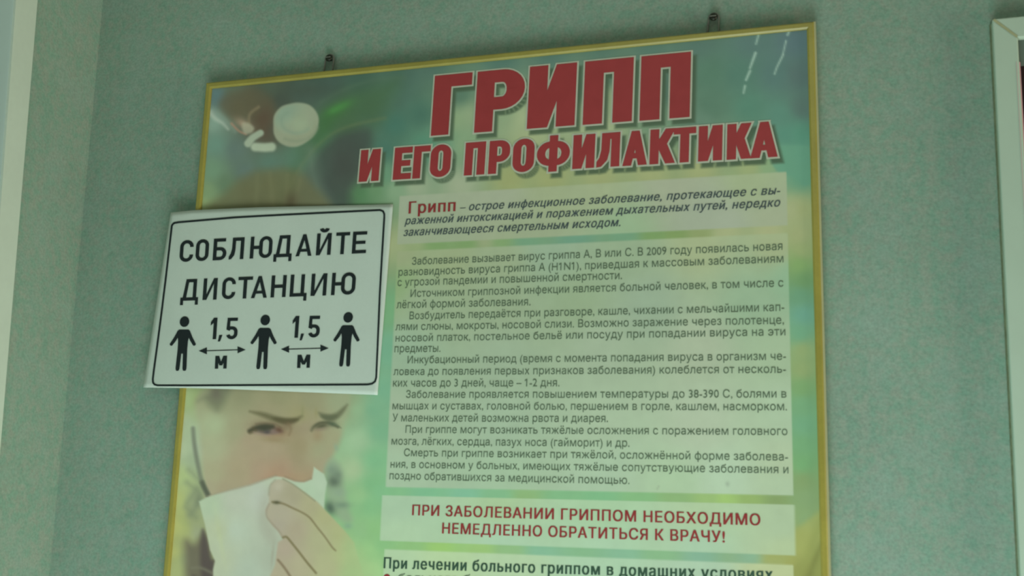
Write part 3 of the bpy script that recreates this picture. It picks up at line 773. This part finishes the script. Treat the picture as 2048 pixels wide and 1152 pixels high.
stroke([(556,1120),(563,1128),(572,1140),(585,1160)], (118,106,80), 4, 4, 3, .85)
blob(545,1110,3,24,(150,152,128),.5,6)
poly([(1555,1086),(1590,1060),(1642,1020),(1650,1175),(1600,1175),(1590,1120),(1530,1122),(1540,1108)], [(1560,1112,(158,172,104)),(1600,1090,(160,172,100)),(1630,1060,(164,176,104)),(1610,1150,(140,150,84)),(1640,1140,(150,160,90))], 8, .8, smooth=False)
stroke([(1598,1152),(1618,1100),(1645,1040)], (150,162,92), 12, 16, 10, .6)
stroke([(1612,1170),(1634,1110),(1650,1075)], (122,132,72), 8, 8, 8, .6)
# pale text panels
def panel_px(x0, x1, y_l, y_r, yb_l, yb_r, cols, a=.97, fade=None):
    """pale text panel: an upright rectangle of the print, sides measured on the photograph"""
    X0 = at(x0, (y_l + yb_l) / 2)[0]; X1 = at(x1, (y_r + yb_r) / 2)[0]
    Z1 = (at(x0, y_l)[2] + at(x1, y_r)[2]) / 2; Z0 = (at(x0, yb_l)[2] + at(x1, yb_r)[2]) / 2
    e = .0006
    al = np.clip((XX - X0) / e * .5 + .5, 0, 1) * np.clip((X1 - XX) / e * .5 + .5, 0, 1) * np.clip((ZZ - Z0) / e * .5 + .5, 0, 1) * np.clip((Z1 - ZZ) / e * .5 + .5, 0, 1) * a
    cc_ = idw(cols)
    COL[:] = COL * (1 - al[..., None]) + cc_ * al[..., None]
poly([(1538,300),(1570,290),(1640,300),(1640,352),(1612,372),(1598,362),(1580,352),(1562,348),(1545,330)], (98,150,120), 4, .85)
panel_px(797, 1574, 391, 345, 483, 457, [(820,400,(146,162,134)),(850,470,(146,162,132)),(1000,380,(150,164,136)),(1100,380,(150,166,128)),(1200,375,(152,168,130)),(1350,370,(154,166,138)),(1500,360,(152,170,130)),(1550,440,(154,168,136)),(1400,440,(152,166,142)),(1250,460,(144,172,134)),(1050,470,(148,164,130)),(1450,450,(154,168,144))], .95)
panel_px(783, 1581, 497, 473, 975, 990, [(800,510,(144,160,120)),(900,510,(146,164,124)),(1000,520,(146,166,130)),(1100,510,(144,170,140)),(1250,500,(144,168,134)),(1400,490,(158,174,132)),(1550,490,(156,172,130)),
    (850,600,(146,168,134)),(1000,600,(144,166,132)),(1150,600,(144,168,132)),(1300,610,(146,170,142)),(1500,600,(144,174,140)),(1580,560,(140,176,140)),(790,560,(134,164,116)),
    (820,700,(146,174,144)),(1000,720,(150,174,144)),(1200,700,(156,178,148)),(1400,690,(164,182,152)),(1550,700,(158,184,148)),
    (800,850,(158,180,150)),(1000,850,(156,182,152)),(1200,840,(164,188,156)),(1400,850,(172,192,162)),(1560,820,(168,194,160)),(1570,930,(174,196,160)),
    (790,950,(162,190,158)),(1000,960,(160,190,156)),(1200,950,(166,194,162)),(1450,960,(176,204,172)),(1560,970,(172,198,162)),(1350,970,(168,198,160))], .97)
panel_px(762, 1590, 991, 1009, 1082, 1110, [(800,1010,(164,196,162)),(800,1070,(170,202,164)),(1000,1015,(166,198,152)),(1000,1080,(168,204,170)),(1200,1030,(166,202,160)),(1200,1090,(168,204,168)),(1400,1030,(172,200,158)),(1400,1090,(168,202,168)),(1560,1050,(170,196,158)),(1570,1100,(176,200,156))], .97)
panel_px(757, 1592, 1098, 1130, 1600, 1640, [(780,1130,(174,206,164)),(900,1120,(178,208,160)),(1000,1130,(176,206,164)),(1200,1130,(170,206,170)),(1400,1140,(170,202,170)),(1550,1150,(184,200,150))], .97)
# drop shadow of the title
al = np.zeros(XX.shape)
for q in SHADOW:
    x0, x1, z0, z1 = q[:, 0].min() - .003, q[:, 0].max() + .003, q[:, 1].min() - .003, q[:, 1].max() + .003
    i0, i1 = np.searchsorted(xs, [x0, x1]); j0, j1 = np.searchsorted(-zs, [-z1, -z0])
    sl_ = (slice(j0, j1), slice(i0, i1)); a_ = poly_alpha([tuple(t) for t in q], .0020, XX[sl_], ZZ[sl_])
    al[sl_] = np.maximum(al[sl_], a_)
COL[:] = COL * (1 - .86 * al[..., None]) + np.array((64, 84, 62.)) * .86 * al[..., None]
# pale streaks on the laminate at the upper right corner
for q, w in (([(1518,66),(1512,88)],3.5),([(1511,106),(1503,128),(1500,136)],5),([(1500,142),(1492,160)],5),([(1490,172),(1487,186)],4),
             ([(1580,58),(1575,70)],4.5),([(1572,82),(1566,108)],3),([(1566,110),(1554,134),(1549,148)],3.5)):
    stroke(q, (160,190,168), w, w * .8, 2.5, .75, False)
stroke([(1318,972),(1314,978)], (140,160,130), 3, 3, 2, .5, False)
blob(1455,968,4,5,(140,160,136),.6)
# display colour of the photograph -> ink reflectance: the light falling on the board is divided out
LC = np.array([[0.4186, 0.1995, 0.1053, 0.4492, 0.221, -0.1569], [0.5048, 0.2258, 0.1378, 0.5694, 0.2721, -0.212], [0.4361, 0.2179, 0.1355, 0.5495, 0.2757, -0.2122]])
du, dv = XX - BX0, BZ1 - np.maximum(ZZ, PZ)
ILL = np.stack([np.ones_like(du), du, dv, dv ** 2, du * dv, du ** 2], -1) @ LC.T
LIN = np.clip(srgb(np.clip(COL, 0, 255)) / ILL, 0, .9)
nz, nx = XX.shape
Vp = np.stack([XX.ravel(), np.full(XX.size, Y0), ZZ.ravel()], -1)
ii = (np.arange(nz - 1)[:, None] * nx + np.arange(nx - 1)[None, :]).ravel()
Fp = np.stack([ii, ii + nx, ii + nx + 1, ii + 1], -1)
me = bpy.data.meshes.new('printed_face')
me.vertices.add(len(Vp)); me.vertices.foreach_set('co', Vp.astype(np.float32).ravel())
me.loops.add(Fp.size); me.loops.foreach_set('vertex_index', Fp.astype(np.int32).ravel())
me.polygons.add(len(Fp)); me.polygons.foreach_set('loop_start', (np.arange(len(Fp)) * 4).astype(np.int32))
me.polygons.foreach_set('loop_total', np.full(len(Fp), 4, np.int32))
me.update(calc_edges=True)
ca = me.color_attributes.new('print_colour', 'FLOAT_COLOR', 'POINT')
c4 = np.ones((len(Vp), 4), np.float32); c4[:, :3] = LIN.reshape(-1, 3); ca.data.foreach_set('color', c4.ravel())
me.materials.append(PRINT)
po = bpy.data.objects.new('printed_face', me); SC.collection.objects.link(po); po.parent = board
po.matrix_parent_inverse = Matrix.Translation(-Vector(board.location))
po['label'] = 'green printed poster face with pale text panels, tablets and a woman holding a tissue'

# ---------------------------------------------------------------- hangers and wall screws
def tube(pts, r, n=8):
    V = []; F_ = []
    for i, p in enumerate(pts):
        a = Vector(pts[max(i - 1, 0)]); b = Vector(pts[min(i + 1, len(pts) - 1)]); d = (b - a).normalized()
        u = d.cross(Vector((0, 1, 0.01))).normalized(); w = d.cross(u).normalized()
        for k in range(n):
            t = math.tau * k / n; V.append(tuple(Vector(p) + u * (r * math.cos(t)) + w * (r * math.sin(t))))
        if i:
            for k in range(n): F_.append(((i - 1) * n + k, (i - 1) * n + (k + 1) % n, i * n + (k + 1) % n, i * n + k))
    F_ += [tuple(range(n - 1, -1, -1)), tuple(range((len(pts) - 1) * n, len(pts) * n))]
    return V, F_
def screw(px, py, label):
    c = at(px, py, -.006)
    s = empty('wall_screw', (c[0], 0, c[2]), label, 'screw', 'dark screws above the info board')
    V = []; F_ = []; prof = [(.0, .009), (.0026, .0086), (.0044, .0070), (.0046, .0060), (.0030, .0050), (.0018, .0045), (.0018, -.012)]
    n = 14
    for (r, h) in prof:
        for k in range(n): t = math.tau * k / n; V.append((c[0] + r * math.cos(t), -h, c[2] + r * math.sin(t)))
    for i in range(len(prof) - 1):
        for k in range(n): F_.append((i * n + k, (i + 1) * n + k, (i + 1) * n + (k + 1) % n, i * n + (k + 1) % n))
    mesh_obj('screw_head', V, F_, METAL, s, True)
    v, f = box_data((c[0] - .0034, -.0093, c[2] - .0005), (c[0] + .0034, -.0086, c[2] + .0005))
    mesh_obj('screw_slot', v, f, LOOP, s)
    return c
def hanger(c, wdt, lean):
    z0 = BZ1 - .004; h = c[2] + .0052 - z0
    pts = [(c[0] - wdt + lean, -.004, z0), (c[0] - wdt * .9 + lean * .8, -.004, z0 + h * .35)]
    for i in range(9):
        a = math.radians(170 - 160 * i / 8); pts.append((c[0] + .0056 * math.cos(a), -.0038, z0 + h - .0056 + .0056 * math.sin(a)))
    pts += [(c[0] + wdt * .9 + lean * .8, -.004, z0 + h * .35), (c[0] + wdt + lean, -.004, z0)]
    V, F_ = tube(pts, .0011)
    mesh_obj('hanging_loop', V, F_, LOOP, board, True)['label'] = 'small dull metal hanging loop on the top rail'
cL = screw(658, 116, 'dark wall screw above the left part of the gold top rail')
cR = screw(1427, 34, 'dark wall screw above the right part of the gold top rail')
hanger(cL, .0062, -.001); hanger(cR, .0066, -.001)

# ---------------------------------------------------------------- distance notice
SY = -0.0162
def curl(x, z):
    """depth of the paper: rests on the frame rail at the left, sinks to the print at the right"""
    t = np.clip((x - (BX0 + .012)) / .20, 0, 1)
    y = SY + t * t * (3 - 2 * t) * .0038
    l = np.clip((BX0 - x) / .06, 0, 1); y += l * l * .004
    y -= .0012 * math.exp(-((x - BX0 - .10) / .03) ** 2) * np.clip((z - 1.77) * 8, 0, 1)
    return float(y)
def on_sheet(px, py, lift=0.0):
    y = SY
    for _ in range(12):
        p = at(px, py, y); y = curl(p[0], p[2]) - lift
    return at(px, py, y)
notice = empty('distance_notice', tuple(on_sheet(540, 782)), 'white paper notice with black capitals and three figures, taped over the gold left rail', 'sign')
TOP = [(341.5, 425), (387, 420.5), (450, 417.5), (519, 414.5), (650, 411.5), (786, 408.5)]
BOT = [(286.5, 775), (330, 775.5), (377, 776), (470, 778.5), (600, 784), (755, 790)]
def along(P_, t):
    P_ = np.array(P_, float); s = np.r_[0, np.cumsum(np.hypot(*np.diff(P_, axis=0).T))]; s /= s[-1]
    return np.array([np.interp(t, s, P_[:, 0]), np.interp(t, s, P_[:, 1])])
NU, NV = 60, 40
V = []; 
for back in (0, 1):
    for j in range(NV + 1):
        for i in range(NU + 1):
            q = along(TOP, i / NU) * (1 - j / NV) + along(BOT, i / NU) * (j / NV)
            p = on_sheet(*q); V.append((p[0], p[1] + .0003 * back, p[2]))
F_ = []; NN = (NU + 1) * (NV + 1)
for j in range(NV):
    for i in range(NU):
        a = j * (NU + 1) + i; b = a + NU + 1
        F_.append((a, b, b + 1, a + 1)); F_.append((NN + a, NN + a + 1, NN + b + 1, NN + b))
for i in range(NU):
    F_.append((i, i + 1, NN + i + 1, NN + i)); a = NV * (NU + 1) + i; F_.append((a + 1, a, NN + a, NN + a + 1))
for j in range(NV):
    a = j * (NU + 1); b = a + NU + 1; F_.append((b, a, NN + a, NN + b)); a += NU; b += NU; F_.append((a, b, NN + b, NN + a))
mesh_obj('paper_sheet', V, F_, PAPER, notice, True)
def zz(x, y): return (270 + x * .35585, 390 + y * .35585)       # enlarged crop -> photo pixels
sheet_fn = lambda p: tuple(on_sheet(p[0], p[1], .00035))
class SheetFlat(Flat):
    pass
fl = SheetFlat()
bord = [(343.5, 452), (338, 500), (331, 560), (323, 625), (314.5, 690), (308, 738), (305.5, 758), (306, 765), (309, 769), (315, 770.8),
        (380, 771), (470, 770.5), (555, 770), (650, 769.5), (735, 769), (744, 767.5), (750, 763), (752.5, 755), (754, 720), (757, 650), (759.5, 589), (764, 510), (768.5, 436),
        (768.5, 428), (766, 422.5), (760, 420.2), (700, 423), (650, 425.5), (590, 428.5), (530, 431.5), (469, 435), (400, 441), (357, 444.6), (349, 446), (345.5, 448.5)]
def dens(p, n, closed=True):
    out = []
    for i in range(len(p) if closed else len(p) - 1):
        a, b = np.array(p[i]), np.array(p[(i + 1) % len(p)])
        out += [tuple(a + (b - a) * k / n) for k in range(n)]
    return out
for q in ribbon(dens(bord, 2), 3.9, True): fl.add(q, sheet_fn)
fl.build('border_line', INK, notice)['label'] = 'thin black rounded border line'
fl = SheetFlat()
def cell(Fl, ch, x0, x1, yb, yt, w=.165, bar=.15, sh=-.07, asp=None):
    """one letter in crop coordinates; yb / yt = baseline and cap line at the letter's centre"""
    H = yb - yt; A = (x1 - x0) / H; cx = (x0 + x1) / 2
    for q in pieces(ch, A, w, bar):
        # subdivide long edges so that letters follow the paper
        Fl.add(q, lambda p: sheet_fn(zz(x0 + p[0] * H - sh * (p[1] - .5) * H * 1.0, yb - p[1] * H + SL * (x0 + p[0] * H - cx))))
SL = -.045
for ch, a, b in (('С', 252, 328), ('О', 342, 415), ('Б', 440, 515), ('Л', 530, 613), ('Ю', 648, 772), ('Д', 782, 884), ('А', 906, 996), ('Й', 1020, 1103), ('Т', 1128, 1206), ('Е', 1222, 1302)):
    m_ = (a + b) / 2; yb = 376 + (m_ - 285) * (328 - 376) / (1270 - 285); yt = 254 + (m_ - 285) * (205 - 254) / (1270 - 285)
    cell(fl, ch, a, b, yb, yt)
fl.build('notice_lettering', INK, notice)['label'] = 'upper line of black capitals reading СОБЛЮДАЙТЕ'
fl = SheetFlat(); SL = -.035
for ch, a, b in (('Д', 258, 358), ('И', 383, 462), ('С', 490, 565), ('Т', 578, 660), ('А', 655, 745), ('Н', 765, 850), ('Ц', 872, 968), ('И', 990, 1078), ('Ю', 1105, 1240)):
    m_ = (a + b) / 2; yb = 594 + (m_ - 300) * (561 - 594) / (1180 - 300); yt = 473 + (m_ - 300) * (436 - 473) / (1180 - 300)
    cell(fl, ch, a, b, yb, yt)
fl.build('notice_lettering', INK, notice)['label'] = 'lower line of black capitals reading ДИСТАНЦИЮ'
SL = -.02
DIG = []
for ch, a, b, yb, yt in (('1', 424, 460, 811, 690), (',', 470, 494, 805, 690), ('5', 514, 578, 811, 690), ('1', 884, 920, 803, 680), (',', 930, 953, 798, 680), ('5', 975, 1040, 801, 679)):
    if ch == '1': fl = SheetFlat()
    cell(fl, ch, a, b, yb, yt)
    if ch == '5': fl.build('distance_figure', INK, notice)['label'] = 'black number 1,5 above the %s arrow' % ('left' if a < 700 else 'right')
for a, b, yb, yt in ((450, 516, 976, 904), (912, 984, 972, 898)):
    fl = SheetFlat(); cell(fl, 'М', a, b, yb, yt, .26, .2, -.05); fl.build('metre_letter', INK, notice)
for x0, x1, y0, y1 in ((358, 622, 876, 870), (820, 1088, 867, 861)):
    fl = SheetFlat()
    for q in ribbon([zz(x0 + 30, y0), zz((x0 + x1) / 2, (y0 + y1) / 2), zz(x1 - 30, y1)], 1.9): fl.add(q, sheet_fn)
    for (x, y, s) in ((x0, y0, 1), (x1, y1, -1)): fl.add([zz(x, y), zz(x + 46 * s, y - 20), zz(x + 46 * s, y + 20)], sheet_fn)
    fl.build('arrow_print', INK, notice)
for (hx, hy) in ((278, 712), (732, 703), (1198, 688)):
    fl = SheetFlat()
    k = lambda x, y: zz(hx + x * 1.0 - .075 * y, hy + y)
    def A_(pts): fl.add([k(*p) for p in pts], sheet_fn)
    A_([(27 * math.cos(t * math.tau / 22), 30 * math.sin(t * math.tau / 22)) for t in range(22)])
    A_([(-26, 44), (26, 44), (33, 50), (36, 62), (28, 110), (27, 168), (-27, 168), (-28, 110), (-36, 62), (-33, 50)])
    for s in (-1, 1):
        A_([(s * 20, 46), (s * 34, 50), (s * 52, 88), (s * 74, 126), (s * 70, 134), (s * 60, 136), (s * 40, 108), (s * 24, 76)])
        A_([(s * 3, 150), (s * 27, 150), (s * 31, 262), (s * 28, 274), (s * 20, 277), (s * 11, 274), (s * 8, 262)])
    A_([(-8, 140), (8, 140), (6, 175), (0, 182), (-6, 175)])
    fl.build('figure_print', INK, notice)

# ---------------------------------------------------------------- white framed board at the right edge
PF = -0.017
f0, f1 = at(1985, 38, PF), at(2041, 1152, PF)
top2 = at(2048, 31.5, PF)
i0_, i1_ = at(2034, 83, PF), at(2040, 400, PF)
RX0, RZ1 = f0[0], (f0[2] + top2[2]) / 2; wR = .0222
RX1, RZ0 = RX0 + .62, RZ1 - 1.0
lean = (f1[0] - f0[0]) / (f0[2] - f1[2])
rb = empty('framed_board', (RX0 + .3, -.002, RZ0), 'dark maroon board in a white plastic frame at the right edge of the wall', 'board')
def quad_rail(pts, name, m):
    """pts: outer a, outer b, inner b, inner a as (x, z)"""
    V = [(p[0], -.0005, p[1]) for p in pts] + [(p[0], PF, p[1]) for p in pts]
    c = np.mean(np.array(pts), axis=0)
    F_ = [(0, 1, 5, 4), (1, 2, 6, 5), (2, 3, 7, 6), (3, 0, 4, 7), (4, 5, 6, 7), (3, 2, 1, 0)]
    o = mesh_obj(name, V, F_, m, rb)
    b = o.modifiers.new('edge', 'BEVEL'); b.width = .0012; b.segments = 2
    return o
lx = lambda z: RX0 + lean * (RZ1 - z)
OUT = [(lx(RZ1), RZ1), (RX1, RZ1), (RX1, RZ0), (lx(RZ0), RZ0)]
INN = [(lx(RZ1) + wR, RZ1 - wR), (RX1 - wR, RZ1 - wR), (RX1 - wR, RZ0 + wR), (lx(RZ0) + wR, RZ0 + wR)]
for k in range(4):
    k2 = (k + 1) % 4; g_ = .0003
    quad_rail([OUT[k], OUT[k2], INN[k2], INN[k]], 'frame_rail', PVC)
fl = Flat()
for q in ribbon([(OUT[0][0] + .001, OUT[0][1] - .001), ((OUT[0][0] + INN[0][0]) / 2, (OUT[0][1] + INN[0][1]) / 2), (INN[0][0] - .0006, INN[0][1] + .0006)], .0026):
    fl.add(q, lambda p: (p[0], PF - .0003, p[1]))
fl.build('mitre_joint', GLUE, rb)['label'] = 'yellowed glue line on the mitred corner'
v, f = box_data((INN[0][0] - .012, -.008, RZ0 + .01), (RX1 - .01, -.0005, RZ1 - .01)); mesh_obj('backing_panel', v, f, MAROON, rb)['label'] = 'dark maroon panel inside the frame'
v, f = box_data((INN[0][0] - .002, -.0100, INN[0][1] - .027), (RX1 - wR, -.008, RZ1 - wR + .002)); mesh_obj('header_strip', v, f, GREYP, rb)['label'] = 'grey strip along the top of the maroon panel'
V = []  # added strip: pink reflection along the inner edge, put into colour
for z in (INN[0][1] - .025, RZ0 + wR):
    for x, y in ((-.0026, -.0173), (.0014, -.0140), (.0022, -.008), (-.0026, -.008)): V.append((lx(z) + wR + x, y, z))
mesh_obj('pink_reflection_strip', V, [(0, 4, 5, 1), (1, 5, 6, 2), (2, 6, 7, 3), (3, 7, 4, 0), (0, 1, 2, 3), (7, 6, 5, 4)], PINK, rb)['label'] = 'pinkish strip imitating a reflection on the inner frame edge'

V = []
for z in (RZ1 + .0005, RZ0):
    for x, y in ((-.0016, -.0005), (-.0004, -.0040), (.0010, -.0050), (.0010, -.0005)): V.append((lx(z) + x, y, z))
OLIVE = mat('thin olive', (0.19, 0.22, 0.13), 0.7, noise=[(200, .25)])  # thin olive line along the left edge of the frame
mesh_obj('olive_line', V, [(0, 4, 5, 1), (1, 5, 6, 2), (2, 6, 7, 3), (3, 7, 4, 0), (0, 1, 2, 3), (7, 6, 5, 4)], OLIVE, rb)['label'] = 'thin olive line along the outer edge of the frame'
